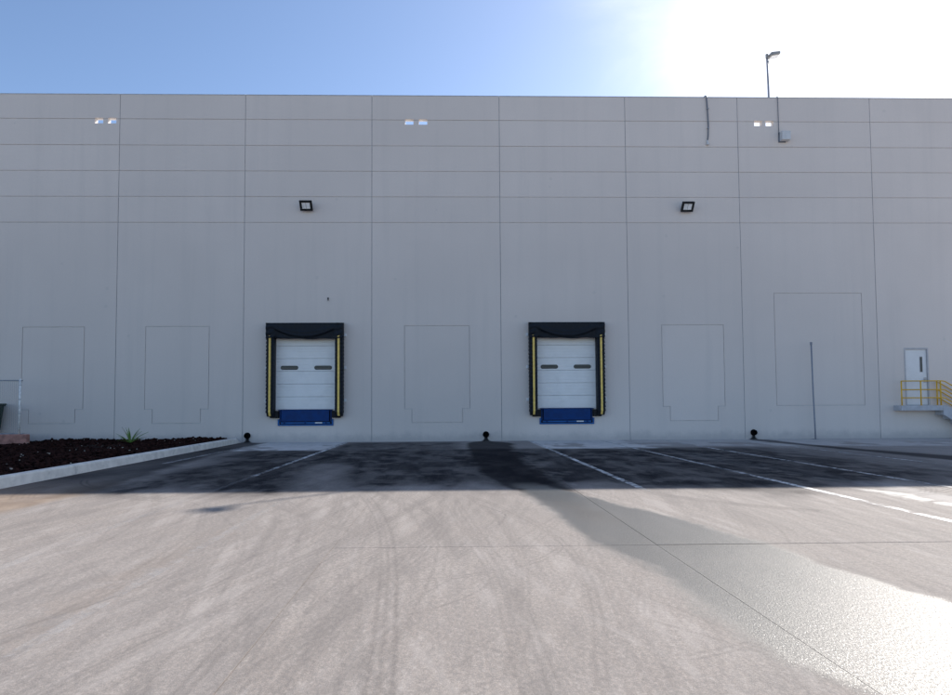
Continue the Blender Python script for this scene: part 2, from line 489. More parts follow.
def stains(x, y):
    n1 = fbm(x * .9 + 30, y * .5 + 70, 11); n2 = fbm(x * 2.5 + 9, y * 1.6 + 50, 23); n3 = fbm(x * 6 + 5, y * 5 + 90, 31)
    wob = (n2 - .5) * .5 + (n3 - .5) * .18
    # --- film of water flowing off towards the lower right
    L = interp(y, [-13.6, -14.77, -17.24, -18.48, -19.39, -20, -20.5, -21.03, -21.38, -21.64, -21.85, -24, -34], [1.10, 1.16, 1.37, 1.40, 1.63, 1.72, 1.72, 1.72, 1.78, 1.88, 1.93, 2.4, 3.2])
    Rr = interp(y, [-13.6, -14.83, -16.96, -17.93, -18.68, -19.47, -20.02, -20.48, -22, -34], [1.6, 2.04, 2.68, 3.02, 3.18, 3.30, 3.47, 3.50, 3.8, 6.5])
    w3 = (n2 - .5) * .30 + (n3 - .5) * .07
    film = sst(x - L + w3, -.10, .16) * sst(Rr - x + w3, -.05, .10) * sst(y, -13.2, -14.6)
    # --- damp runs below the three wall nozzles
    L2 = interp(y, [0, -.8, -1.6, -5, -12, -14.2, -14.9, -16.5], [1.3, .75, .62, .55, .60, .93, 1.2, 1.5])
    R2 = interp(y, [0, -.8, -1.6, -5, -9, -12, -14.5, -16.0, -17.5], [1.65, 2.2, 2.5, 2.15, 2.0, 2.05, 2.2, 2.0, 1.9])
    damp = sst(x - L2 + wob * .35, -.04, .16) * sst(R2 - x + wob * .5, -.05, .30) * sst(y, -17.0, -14.8)
    R3 = interp(y, [0, -.5, -4.5, -8, -10.5, -14, -16.6, -20], [-7.55, -7.0, -6.75, -6.45, -6.2, -5.75, -5.8, -6.6])
    dl = sst(R3 - x + wob * .5, -.05, .35)
    damp = np.maximum(damp, dl * sst(y, -15.5, -11.5) * (.65 + .5 * n1))
    c4 = interp(y, [0, -1.5, -3, -5.7, -8.5, -12, -20], [12.05, 12.0, 12.05, 12.3, 12.7, 13.4, 15])
    h4 = interp(y, [0, -.6, -2, -6, -10, -20], [.2, .55, .45, .45, .8, 1.2])
    damp = np.maximum(damp, sst(h4 - np.abs(x - c4) + wob * .4, -.05, .3) * .95)
    # --- brownish dried silt along the kerb
    warm = dl * sst(-y, 11.5, 14.5) * (.5 + .7 * n2)
    warm = np.maximum(warm, .75 * sst(.34 - np.abs(x - interp(y, [-14, -15, -16.8, -17.6], [1.35, 1.5, 1.78, 1.8])) + wob * .5, 0, .3) * sst(y, -17.8, -16.6) * sst(-y, 13.5, 14.6))
    yl = sst(.26 - np.abs(x - interp(y, [-16, -18.4, -19.9, -21.5], [-2.5, -2.55, -2.6, -2.65])) + wob, -.1, .3) * sst(-y, 16.8, 18.0)
    warm = np.maximum(warm, .16 * yl * sst(n3, .4, .6))
    # --- pale aprons in the two bays and along the wall to the right
    edge = -4.7 + wob * .6
    pale = sst(x, -7.1, -6.9) * sst(-x, 3.9, 4.1) * sst(y - edge, -.2, .35)
    pale = np.maximum(pale, sst(x, 3.05, 3.2) * sst(-x, -7.0, -6.6) * sst(y - edge, -.2, .35))
    pale = np.maximum(pale, .6 * sst(x, 6.6, 7.0) * sst(y - (-3.6 - .12 * (x - 7)) + wob, -.3, .6))
    blot = sst(fbm(x * 1.6 + 3, y * .9 + 8, 47), .52, .62)
    pale = pale * (1 - .75 * blot * sst(-y, 1.2, 2.2))
    # --- paint scraps at the right
    scr = sst(.20 - np.abs(x - interp(y, [-14.5, -15.2, -16.7], [6.7, 6.9, 6.75])) + wob * 1.2, 0, .2) * sst(n3 + .4 * n2, .58, .72) * sst(-y, 14.4, 14.8) * sst(y, -17.4, -16.4)
    pale = np.maximum(pale, .8 * scr); film = np.maximum(film, .55 * scr)
    dry = sst(.35 - np.abs(x - interp(y, [-5, -15], [6.6, 7.3])) + wob * .4, -.1, .25) * sst(-y, 6, 8)
    pale = np.maximum(pale, .35 * dry)
    # --- tyre rubber, plus building shade painted in as far as the shadow edge
    shade_zone = sst(-y, 4.2, 6.0) * sst(y + (n1 - .5) * 3.0, -15.4, -13.2)
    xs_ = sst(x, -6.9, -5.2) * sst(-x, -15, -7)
    rub_shade = shade_zone * xs_ * (.74 + .30 * sst(n2, .35, .62)) * (1 - .15 * sst(-y, 13.2, 14.8))
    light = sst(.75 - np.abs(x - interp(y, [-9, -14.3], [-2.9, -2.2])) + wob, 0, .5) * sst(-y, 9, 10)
    rub_shade = rub_shade * (1 - .5 * light)
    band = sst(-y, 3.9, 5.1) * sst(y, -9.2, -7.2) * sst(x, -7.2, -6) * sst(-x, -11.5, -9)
    rub_shade = np.maximum(rub_shade, band * (.50 + .5 * n2) * 1.05)
    rub_shade = np.maximum(rub_shade, .75 * sst(x, -4.0, -3.6) * sst(-x, -.9, .2) * sst(-y, .1, 1.0) * sst(y, -7, -5) * (.5 + .8 * n2))
    rub_shade = np.clip(rub_shade, 0, .95)
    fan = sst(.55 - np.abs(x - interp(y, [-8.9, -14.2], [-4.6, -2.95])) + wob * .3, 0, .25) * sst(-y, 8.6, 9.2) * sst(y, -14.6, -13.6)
    rub_shade = np.maximum(rub_shade, .7 * fan * (.6 + .4 * np.sin(x * 55 + y * 13)))
    rub_shade = rub_shade * (1 - .85 * np.clip(pale, 0, 1) * (y > -6))
    sc = np.zeros_like(x)
    for (cx, cy, w, sd) in ((-15.0, -20.0, .5, 61), (14.0, -16.0, .5, 71), (-32.0, -8.0, .5, 81)):
        rr = np.hypot(x - cx, y - cy); th = np.arctan2(y - cy, x - cx)
        sc = sc + w * (fbm(rr * 9.0 + 40, th * 4.5 + 20, sd, 3) - .5)
    sc = sc * .8
    return dict(scuff=sc, film=film, damp=np.clip(damp, 0, 1), warm=np.clip(warm, 0, .9), pale=np.clip(pale, 0, 1), rubber=rub_shade)  # rubber holds the tyre marks and the painted shade together

yard = empty('yard_pavement', (0, 0, 0)); tag(yard, kind='structure')
mesh_obj('joint_filler', [(-7.6, -32.4, -.007), (24.4, -32.4, -.007), (24.4, -.005, -.007), (-7.6, -.005, -.007)], [(0, 1, 2, 3)], simple('joint_filler_grey', (.21, .195, .18), .9, .1, scale=4), yard)
XC = [-7.55 + 3.2 * k for k in range(0, 11)]
XC = [-4.34 - 3.2, -4.34, -1.14, 2.06, 5.26, 8.46, 11.66, 14.86, 18.06, 21.26, 24.46]
YR = [0.0, -4.7, -11.6, -18.58, -25.4, -32.4]
def kerb_x(y): return -8.05 + (.33) * min(1.0, max(0.0, -y / 14.0)) + max(0, -y - 14) * .0235
def slab(x0, x1, y0, y1, res, left_kerb=False):
    G = .0022
    nx = max(2, int((x1 - x0) / res)); ny = max(2, int((y1 - y0) / res))
    ys = np.linspace(y0 + G, y1 - G, ny + 1)
    u = np.linspace(0, 1, nx + 1)
    X = np.zeros((ny + 1, nx + 1)); Y = np.repeat(ys[:, None], nx + 1, 1)
    for j, yy in enumerate(ys):
        a = kerb_x(yy) + .006 if left_kerb else x0 + G
        X[j] = a + (x1 - G - a) * u
    n = X.size
    dz = random.uniform(-.0015, .0015)
    Z = np.full(n, dz)
    co = np.stack([X.ravel(), Y.ravel(), Z], 1)
    idx = np.arange(n).reshape(ny + 1, nx + 1)
    q = np.stack([idx[:-1, :-1], idx[:-1, 1:], idx[1:, 1:], idx[1:, :-1]], -1).reshape(-1, 4)
    rim = np.concatenate([idx[0, :], idx[1:, -1], idx[-1, -2::-1], idx[-2:0:-1, 0]])
    low = co[rim].copy(); low[:, 2] = -.055
    co = np.concatenate([co, low]); li = np.arange(len(rim)) + n
    rn = np.roll(rim, -1); ln = np.roll(li, -1)
    q = np.concatenate([q, np.stack([rim, li, ln, rn], 1)])
    me = bpy.data.meshes.new('concrete_slab')
    me.vertices.add(len(co)); me.vertices.foreach_set('co', co.ravel())
    me.loops.add(q.size); me.loops.foreach_set('vertex_index', q.ravel())
    me.polygons.add(len(q)); me.polygons.foreach_set('loop_start', np.arange(0, q.size, 4))
    me.polygons.foreach_set('loop_total', np.full(len(q), 4))
    me.polygons.foreach_set('use_smooth', np.zeros(len(q), dtype=bool))
    me.update(calc_edges=True)
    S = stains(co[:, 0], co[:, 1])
    rub_shade = S['rubber']
    px, py = co[:, 0], co[:, 1]
    if res < .2:
        bx0, bx1, by0, by1 = px.min(), px.max(), py.min(), py.max()
        for P, inten, w in TYRES:
            for a, b in zip(P[:-1], P[1:]):
                if max(a[0], b[0]) < bx0 - .1 or min(a[0], b[0]) > bx1 + .1 or max(a[1], b[1]) < by0 - .1 or min(a[1], b[1]) > by1 + .1: continue
                m_ = (px > min(a[0], b[0]) - .1) & (px < max(a[0], b[0]) + .1) & (py > min(a[1], b[1]) - .1) & (py < max(a[1], b[1]) + .1)
                if not m_.any(): continue
                d = seg_dist(px[m_], py[m_], a, b)
                rub_shade[m_] = np.maximum(rub_shade[m_], inten * sst(-d, -w * 1.8, -w * .5))
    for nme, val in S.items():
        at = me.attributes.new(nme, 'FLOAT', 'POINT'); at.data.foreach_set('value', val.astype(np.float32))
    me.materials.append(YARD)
    o = bpy.data.objects.new('concrete_slab', me); C.objects.link(o); o.parent = yard
    return o
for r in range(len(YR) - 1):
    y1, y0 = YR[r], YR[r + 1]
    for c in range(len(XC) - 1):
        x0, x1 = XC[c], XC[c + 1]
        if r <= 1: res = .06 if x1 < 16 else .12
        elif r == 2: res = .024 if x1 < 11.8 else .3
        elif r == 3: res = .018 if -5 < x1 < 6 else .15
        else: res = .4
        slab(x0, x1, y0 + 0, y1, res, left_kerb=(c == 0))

# painted bay lines
def stripe(x, ya, yb, w, strength, seg=.25, drift=0.0, fade=None):
    n = max(2, int(abs(yb - ya) / seg))
    verts, faces, at = [], [], []
    for i in range(n + 1):
        y = ya + (yb - ya) * i / n; xx = x + drift * i / n
        verts += [(xx - w / 2, y, .004), (xx + w / 2, y, .004)]
        s = strength * (fade(y) if fade else 1); at += [s, s]
        if i: faces.append((2 * i - 2, 2 * i - 1, 2 * i + 1, 2 * i))
    o = mesh_obj('painted_line', verts, faces, PAINT, yard)
    a = o.data.attributes.new('paint', 'FLOAT', 'POINT'); a.data.foreach_set('value', at)
    return o
stripe(-3.90, -.3, -21.5, .12, 1.0, fade=lambda y: 1.25 if y > -8 else (.75 if y > -12 else .12))
stripe(-7.02, -.3, -9.0, .12, .5)
stripe(3.20, -.3, -14.7, .12, 1.0, fade=lambda y: 1.1 if y > -14.4 else .2)
stripe(5.93, -.3, -18.5, .12, 1.0, drift=-.04, fade=lambda y: .8 if y > -13 else 1.5)
stripe(8.35, -.3, -14.6, .12, .9, drift=-.08)
stripe(11.2, -.6, -15.0, .12, .7)
stripe(-2.45, -15.0, -22.0, .10, .18)

# ------------------------------------------------------------------ warehouse
bld = empty('warehouse', (0, 0, 0))
tag(bld, 'long pale grey concrete warehouse wall with two dock bays and scored panel joints', 'warehouse')
JX = [-27.9, -22.9, -17.9, -12.91, -7.99, -2.99, 2.09, 7.15, 11.72, 17.15, 22.2, 27.2]
RZ = [8.65, 9.68, 10.71, 11.74, 12.79, 13.77]
DOCKS = [-5.55, 4.65]
scup = []
for a in (-13.89, -13.38, -1.67, -1.12, 12.40, 12.87):
    scup.append((a, a + .33, 12.61, 12.83))
dock_holes = [(c - 1.27, c + 1.27, 1.27, 4.35) for c in DOCKS] + [(c - 1.02, c + 1.02, .66, 1.27) for c in DOCKS]
mdoor = (18.20, 19.18, 1.31, 3.60)
KO = [(-16.50, -14.11, .77, 1.31, 4.54, .30), (-11.78, -9.30, .75, 1.30, 4.55, .30), (-1.72, .86, .72, 1.26, 4.55, .285), (8.46, 10.96, .735, 1.30, 4.555, .28), (13.0, 16.57, 1.31, 1.31, 5.82, 0)]
holes = scup + dock_holes + [mdoor]
def in_holes(x, z): return any(a < x < b and c < z < d for a, b, c, d in holes)
def in_ko(x, z, k, gap=0.0):
    x0, x1, z0, zn, z1, n = k
    if zn <= z0 + 1e-6: return x0 + gap < x < x1 - gap and z0 + gap < z < z1 - gap
    return (x0 + gap < x < x1 - gap and zn + gap < z < z1 - gap) or (x0 + n + gap < x < x1 - n - gap and z0 + gap < z <= zn + gap + 1e-6)
# structural core behind the facing
xs = [JX[0] - .1, JX[-1] + .1] + [v for h in holes for v in h[:2]]
zs = [-.3, 13.75] + [v for h in holes for v in h[2:]]
core = grid_panel('wall_core', xs, zs, lambda x, z: not in_holes(x, z), .022, .215, CORE, bld)
# facing pieces
GV, GH = .013, .013
for i in range(len(JX) - 1):
    x0, x1 = JX[i] + GV, JX[i + 1] - GV
    rows = [-.2] + RZ
    for j in range(len(rows) - 1):
        z0 = rows[j] + (GH if j else 0); z1 = rows[j + 1] - (GH if j < len(rows) - 2 else 0)
        hs = [h for h in holes if h[1] > x0 and h[0] < x1 and h[3] > z0 and h[2] < z1]
        ks = [k for k in KO if j == 0 and k[1] > x0 and k[0] < x1]
        xx = [x0, x1] + [min(max(v, x0), x1) for h in hs for v in h[:2]]
        zz = [z0, z1] + [min(max(v, z0), z1) for h in hs for v in h[2:]]
        for k in ks:
            xx += [k[0], k[1], k[0] + k[5], k[1] - k[5]]; zz += [k[2], k[3], k[4]]
        dy = random.uniform(-.002, .002)
        grid_panel('wall_panel', xx, zz, lambda x, z: not in_holes(x, z) and not any(in_ko(x, z, k) for k in ks), dy, .0225, WALL, bld)
        for k in ks:
            gp = .028
            xk = [k[0] + gp, k[1] - gp, k[0] + k[5] + gp, k[1] - k[5] - gp]
            zk = [k[2] + gp, k[3] + gp, k[4] - gp]
            if k[5] == 0: xk = xk[:2]; zk = [k[2] + gp, k[4] - gp]
            grid_panel('knockout_panel', xk, zk, lambda x, z: in_ko(x, z, k, gp), dy + .001, .0225, WALL, bld)
for x in JX[1:-1]:
    box_obj('joint_sealant', (x - GV - .004, x + GV + .004, .0165, .03, -.1, 13.74), SEALANT, bld)
# rest of the shell
box_obj('side_wall', (JX[0] - .3, JX[0] - .1, .02, 60, -.2, 13.77), WALL, bld)
box_obj('side_wall', (JX[-1] + .1, JX[-1] + .3, .02, 60, -.2, 13.77), WALL, bld)
box_obj('rear_wall', (JX[0] - .1, JX[-1] + .1, 59.8, 60, -.2, 13.77), WALL, bld)
box_obj('roof', (JX[0] - .1, JX[-1] + .1, .215, 59.8, 11.6, 11.9), ROOF, bld)
box_obj('dock_floor', (JX[0], JX[-1], .4, 12, 1.0, 1.26), SLABC, bld)
for i in range(len(JX) - 1):
    box_obj('parapet_cap', (JX[i] + .004, JX[i + 1] - .004, -.012, .235, 13.752 + .02, 13.80), METALCAP, bld, bev=.004)

# dock doors
def dock_door(c, lbl):
    bm = bmesh.new()
    for s in (-1, 1):
        a, b = sorted((c + s * 1.17, c + s * 1.27))
        box(bm, a, b, .16, .30, 1.27, 4.35)
    box(bm, c - 1.17, c + 1.17, .16, .30, 4.26, 4.35)
    root = bm_obj('dock_door', bm, FRAMEG, bld); root['label'] = lbl; root.location.y = -.15
    nsec = 6; H = (4.26 - 1.27) / nsec
    for k in range(nsec):
        z0 = 1.275 + k * H; z1 = z0 + H - .006
        prof = [(z0, .215), (z0 + .012, .200)]
        nr = 3
        for q in range(1, nr + 1):
            zc = z0 + (z1 - z0) * q / (nr + 1)
            prof += [(zc - .012, .200), (zc - .005, .207), (zc + .005, .207), (zc + .012, .200)]
        prof += [(z1 - .012, .200), (z1, .215), (z1, .25), (z0, .25)]
        n = len(prof)
        x0, x1 = c - 1.165, c + 1.165
        verts = [(x0, y, z) for z, y in prof] + [(x1, y, z) for z, y in prof]
        faces = [(i, (i + 1) % n, n + (i + 1) % n, n + i) for i in range(n)] + [tuple(range(n))[::-1], tuple(range(n, 2 * n))]
        o = mesh_obj('door_section', verts, faces, DOORW, root)
    for s in (-1, 1):
        a, b = sorted((c + s * .31, c + s * 1.0))
        zc, hh = 2.91, .08
        bm = bmesh.new()
        def ring(rad, y, xin):
            pts = []
            for t in range(9):
                an = -math.pi / 2 + math.pi * t / 8
                pts.append((b - hh - xin * 0 + (rad) * math.cos(an), y, zc + rad * math.sin(an)))
            for t in range(9):
                an = math.pi / 2 + math.pi * t / 8
                pts.append((a + hh + rad * math.cos(an), y, zc + rad * math.sin(an)))
            return [bm.verts.new(p) for p in pts]
        r0, r1, r2, r3 = ring(hh, .199, 0), ring(hh - .006, .182, 0), ring(hh - .032, .182, 0), ring(hh - .036, .1975, 0)
        for A, B in ((r0, r1), (r1, r2), (r2, r3)):
            for t in range(18): bm.faces.new((A[t], A[(t + 1) % 18], B[(t + 1) % 18], B[t]))
        bm_obj('window_frame', bm, BLACKP, root)
        bm = bmesh.new(); bm.faces.new(ring(hh - .034, .192, 0)); bm_obj('window_pane', bm, GLASSD, root)
        box_obj('window_bar', (a + .09, b - .09, .187, .1905, zc - .010, zc + .010), BLACKP, root)
dock_door(DOCKS[0], 'white sectional dock door with two slot windows, left bay')
dock_door(DOCKS[1], 'white sectional dock door with two slot windows, right bay')

# entrance door on the right
x0, x1, z0, z1 = mdoor
bm = bmesh.new()
box(bm, x0, x0 + .05, -.012, .16, z0, z1); box(bm, x1 - .05, x1, -.012, .16, z0, z1); box(bm, x0 + .05, x1 - .05, -.012, .16, z1 - .06, z1)
ed = bm_obj('entrance_door', bm, FRAMEG, bld); ed['label'] = 'white steel personnel door with narrow vision slit'
box_obj('door_leaf', (x0 + .054, x1 - .054, .035, .085, z0 + .01, z1 - .064), MDOORW, ed, bev=.003)
box_obj('vision_frame', (18.84, 18.97, .028, .036, 2.62, 3.26), FRAMEG, ed, bev=.003)
box_obj('vision_pane', (18.862, 18.948, .024, .0285, 2.645, 3.235), GLASSD, ed)
bm = bmesh.new(); box(bm, 18.99, 19.10, .02, .036, 2.22, 2.42, .004); tube(bm, [(19.045, .03, 2.33), (19.045, -.03, 2.33), (18.93, -.03, 2.33)], .013, 8)
bm_obj('handle', bm, STEEL, ed)
for zz in (1.55, 2.4, 3.3):
    box_obj('hinge', (x0 + .04, x0 + .066, .022, .036, zz - .06, zz + .06), STEEL, ed)
box_obj('threshold', (x0 + .05, x1 - .05, -.03, .12, z0 - .03, z0 + .006), STEEL, ed)

# ------------------------------------------------------------------ dock seals
def dock_seal(c, lbl):
    root = empty('dock_seal', (c, 0, 1.0)); tag(root, lbl, 'dock seal', 'dock seals round the two bays')
    D = .34
    def L(o): o.location = Vector((-c, 0, -1.0)) * 1.0; return o
    for s in (-1, 1):
        # pleated side pad
        verts, faces = [], []
        zs_ = []; z = 1.0; npl = 21; H = (4.12 - 1.0) / npl
        prof = []
        for k in range(npl):
            prof += [(1.0 + k * H + .004, .030), (1.0 + k * H + .02, .034), (1.0 + (k + 1) * H - .01, .0), (1.0 + (k + 1) * H, -.002)]
        rows = []
        for zz, bulge in prof:
            cham = max(0, 1.16 - zz) * .6
            yo = -(D - .03 + bulge * .9) + cham
            xi, xo = 1.17, 1.462 + bulge * .5 - cham * .35
            jit = random.uniform(-.004, .004)
            row = [(xi, -.001, zz), (xi + .006, yo + .03, zz), (xi + .035, yo + jit, zz), (xo - .035, yo + jit, zz), (xo, yo + .04, zz), (xo + .006, -.001, zz)]
            rows.append([(c + s * p[0], p[1], p[2]) for p in row])
        n = 6
        for rI in range(len(rows)):
            verts += rows[rI]
            if rI:
                for q in range(n - 1):
                    f = [(rI - 1) * n + q, (rI - 1) * n + q + 1, rI * n + q + 1, rI * n + q]
                    faces.append(tuple(f if s > 0 else f[::-1]))
        b0 = tuple(range(n)); faces.append(b0); t0 = tuple((len(rows) - 1) * n + q for q in range(n)); faces.append(t0)
        o = L(mesh_obj('side_pad', verts, faces, VINYL, root))
        # yellow guide stripe down the face of the pad
        sv, sf = [], []
        zz_ = [1.03 + (4.13 - 1.03) * q / 42 for q in range(43)]
        for q, zz in enumerate(zz_):
            cham = max(0, 1.16 - zz) * .6
            yy = -(D + .0045) + cham + .004 * (q % 2)
            for xq in (1.280, 1.360):
                sv.append((c + s * xq, yy - .004, zz))
            for xq in (1.360, 1.280):
                sv.append((c + s * xq, yy + .014, zz))
            if q:
                for e in range(4):
                    a_ = (q - 1) * 4 + e; b_ = (q - 1) * 4 + (e + 1) % 4
                    f = (a_, b_, b_ + 4, a_ + 4)
                    sf.append(f if s > 0 else f[::-1])
        sf += [(0, 1, 2, 3), tuple(len(sv) - 4 + e for e in range(4))]
        L(mesh_obj('guide_stripe', sv, sf, YELLOW, root))
        for zz in (1.62, 2.90, 4.18):
            xa, xb = sorted((c + s * 1.485, c + s * 1.575))
            L(box_obj('wall_bracket', (xa, xb, -.05, -.003, zz - .06, zz + .06), LABELW, root, bev=.006))
    # draped head curtain
    nu, nv = 61, 26
    zt, zb = 4.625, 4.02
    V, Fc = [], []
    for j in range(nv):
        v = j / (nv - 1)
        for i in range(nu):
            u = -1.475 + 2.95 * i / (nu - 1)
            z = zt + (zb - zt) * v
            a = abs(u)
            y = -(D + .02)
            y += .014 * math.sin(u * 31 + 2 * math.sin(u * 3)) * math.exp(-v * 2.2) * (v > .04)
            crease = .88 - .55 * (min(a, 1.2) / 1.2) ** 2
            d = v - crease
            if a < 1.2:
                k_ = min(1, (1.2 - a) / .12)
                if d > 0: y += .075 * min(1, d / .05) * k_ + .01 * math.sin(u * 12 + v * 9)
                else: y -= .045 * math.exp(d / .10) * k_
                crease2 = .60 - .40 * (a / 1.2) ** 2
                y -= .018 * math.exp(-((v - crease2) / .07) ** 2)
            else:
                y += .02 * math.sin(v * 17 + u * 9) * (1 if u < 0 else .8)
            if v > .9: z -= .018 * math.sin(u * 2.2 + 1) + .012 * math.sin(u * 7)
            V.append((c + u, y, z))
    for j in range(nv - 1):
        for i in range(nu - 1):
            q = j * nu + i
            Fc.append((q, q + nu, q + nu + 1, q + 1))
    # returns to the wall: top and both ends
    base = len(V)
    for i in range(nu): V.append((V[i][0], -.002, zt + .045))
    for i in range(nu - 1): Fc.append((i, i + 1, base + i + 1, base + i))
    for s_, col in ((0, 0), (1, nu - 1)):
        b = len(V)
        for j in range(nv): V.append((V[col][0], -.002, V[j * nu + col][2] + (.045 if j == 0 else 0)))
        for j in range(nv - 1):
            f = (j * nu + col, b + j, b + j + 1, (j + 1) * nu + col)
            Fc.append(f if s_ == 0 else f[::-1])
    b = len(V)
    for i in range(nu): V.append((V[i][0], -.06, V[(nv - 1) * nu + i][2] + .03))
    for i in range(nu - 1): Fc.append(((nv - 1) * nu + i, b + i, b + i + 1, (nv - 1) * nu + i + 1))
    L(mesh_obj('head_curtain', V, Fc, VINYL, root, smooth=True))
    L(box_obj('head_board', (c - 1.47, c + 1.47, -.05, -.003, 4.05, 4.60), BLACKP, root))
    return root
dock_seal(DOCKS[0], 'black padded dock seal with yellow guide stripes round the left white door')
dock_seal(DOCKS[1], 'black padded dock seal with yellow guide stripes round the right white door')

def dock_leveler(c, lbl):
    root = empty('dock_leveler', (c, 0, .66)); tag(root, lbl, 'dock leveler', 'blue dock levelers under the doors')
    def L(o): o.location = Vector((-c, 0, -.66)); return o
    L(box_obj('pit_back', (c - 1.01, c + 1.01, .19, .21, .67, 1.26), BLACKP, root))
    L(box_obj('lip_plate', (c - .925, c + .925, -.10, -.06, .815, 1.255), BLUE, root, bev=.006))
    L(box_obj('deck_edge', (c - 1.06, c + 1.06, -.045, .18, 1.235, 1.268), BLUE, root, bev=.004))
    for s in (-1, 1):
        a, b = sorted((c + s * .955, c + s * 1.005))
        L(box_obj('toe_guard', (a, b, -.03, .16, .79, 1.22), BLUE, root))
    bm = bmesh.new()
    box(bm, c - 1.075, c + 1.075, -.045, .01, .645, .70, .004)
    box(bm, c - 1.075, c - 1.015, -.045, .01, .704, .90, .004); box(bm, c + 1.015, c + 1.075, -.045, .01, .704, .90, .004)
    L(bm_obj('pit_frame', bm, BLUE2, root))
    L(box_obj('lip_keeper', (c - .95, c + .95, -.075, .0, .725, .785), BLUE2, root, bev=.004))
    for s in (-1, 0, 1):
        L(box_obj('keeper_lug', (c + s * .8 - .03, c + s * .8 + .03, -.105, -.078, .73, .81), BLUE, root, bev=.003))
    L(box_obj('warning_label', (c + .38, c + .65, -.0815, -.0765, .735, .778), LABELW, root))
    return root
dock_leveler(DOCKS[0], 'blue steel dock leveler lip and frame under the left dock door')
dock_leveler(DOCKS[1], 'blue steel dock leveler lip and frame under the right dock door')

def dock_bumper(xc, lbl):
    root = empty('dock_bumper', (xc, 0, .93)); tag(root, lbl, 'dock bumper', 'laminated rubber bumpers beside the levelers')
    def L(o): o.location = Vector((-xc, 0, -.93)); return o
    L(box_obj('back_plate', (xc - .17, xc + .17, -.014, -.002, .945, 1.225), BLACKP, root))
    for k in range(9):
        x = xc - .155 + k * .0345
        pr = random.uniform(-.008, .004)
        L(box_obj('rubber_ply', (x, x + .031, -.155 + pr, -.0145, .955 + random.uniform(-.006, .006), 1.215 + random.uniform(-.006, .004)), RUBBER, root))
    return root
for c, side in ((DOCKS[0], 'left'), (DOCKS[1], 'right')):
    dock_bumper(c - 1.19, 'black laminated rubber bumper at left end of the %s blue leveler' % side)
    dock_bumper(c + 1.19, 'black laminated rubber bumper at right end of the %s blue leveler' % side)

# ------------------------------------------------------------------ floodlights on the wall
def floodlight(x, z, lbl):
    root = empty('floodlight', (x, 0, z)); tag(root, lbl, 'floodlight', 'black floodlights on the wall')
    tilt = math.radians(38)
    rot = Matrix.Rotation(tilt, 4, 'X')                # tips the lens downwards
    def T(o): o.matrix_local = Matrix.Translation((0, -.24, 0)) @ rot; return o
    bm = bmesh.new(); 
    w, h, d = .245, .205, .05
    box(bm, -w, w, -.0, d, -h, h, .02, 2)
    for k in range(7): box(bm, -w + .05 + k * .064, -w + .07 + k * .064, d, d + .05, -h + .03, h - .03)
    T(bm_obj('housing', bm, BLACKP, root))
    bm = bmesh.new()
    box(bm, -w, w, -.03, -.001, h - .08, h, .006); box(bm, -w, w, -.03, -.001, -h, -h + .085, .006)
    box(bm, -w, -w + .085, -.03, -.001, -h + .085, h - .08, .006); box(bm, w - .085, w, -.03, -.001, -h + .085, h - .08, .006)
    T(bm_obj('bezel', bm, BLACKP, root))
    T(box_obj('lens', (-w + .05, w - .05, -.014, -.003, -h + .05, h - .05), LAMPGLASS, root))
    T(box_obj('led_divider', (-.006, .006, -.018, -.0145, -h + .06, h - .06), FIXT, root))
    bm = bmesh.new()
    box(bm, -.08, .08, -.03, .0, -.06, .06, .004)
    tube(bm, [(0, -.02, 0), (0, -.13, .0), (0, -.22, .0)], .02, 8)
    bm_obj('bracket', bm, BLACKP, root)
    return root
floodlight(-5.53, 9.25, 'black wall floodlight high above the left dock door')
floodlight(9.53, 9.23, 'black wall floodlight high on the wall right of the right dock door')

# ------------------------------------------------------------------ conduit, junction box, roof mast
o = tube_obj('conduit', [(10.40, .05, 13.815), (10.43, -.02, 13.835), (10.46, -.05, 13.79), (10.475, -.04, 13.6), (10.50, -.045, 13.1), (10.52, -.04, 12.6), (10.50, -.04, 12.2), (10.47, -.04, 11.98)], .024, DARKSTEEL, None, 8)
root = empty('wall_conduit', (10.47, 0, 11.9)); o.parent = root; o.location = (-10.47, 0, -11.9); o.name = 'conduit_pipe'
tag(root, 'thin grey conduit hooked over the parapet with a small end fitting', 'conduit')
bm = bmesh.new(); tube(bm, [(0, -.045, .10), (0, -.045, -.03)], [.028, .045], 10); box(bm, -.05, .05, -.10, -.004, -.09, -.03, .008)
bm_obj('end_fitting', bm, BOXG, root)
for zz in (12.5, 13.3):
    b_ = box_obj('clip', (-.045 + .035, .045 + .035, -.07, -.004, zz - 11.9 - .012, zz - 11.9 + .012), STEEL, root)

root = empty('junction_box', (13.56, 0, 12.14)); tag(root, 'pale grey square junction box on the upper wall below the roof lamp', 'junction box')
box_obj('enclosure', (-.15, .20, -.24, -.02, -.17, .18), BOXG, root, bev=.012, seg=2)
box_obj('back_plate', (-.19, .10, -.0195, -.003, -.21, .20), DARKSTEEL, root)
box_obj('cover_seam', (-.152, .202, -.20, -.19, -.172, .182), FRAMEG, root)
for sx in (-.12, .17):
    bm = bmesh.new(); tube(bm, [(sx, -.238, .15), (sx, -.246, .15)], .01, 8); bm_obj('screw', bm, STEEL, root)
tube_obj('feed_conduit', [(-.17, -.03, .10), (-.175, -.028, .5), (-.18, -.028, 1.2), (-.185, -.028, 1.62), (-.185, -.02, 1.69), (-.185, .1, 1.70)], .013, DARKSTEEL, root, 8)

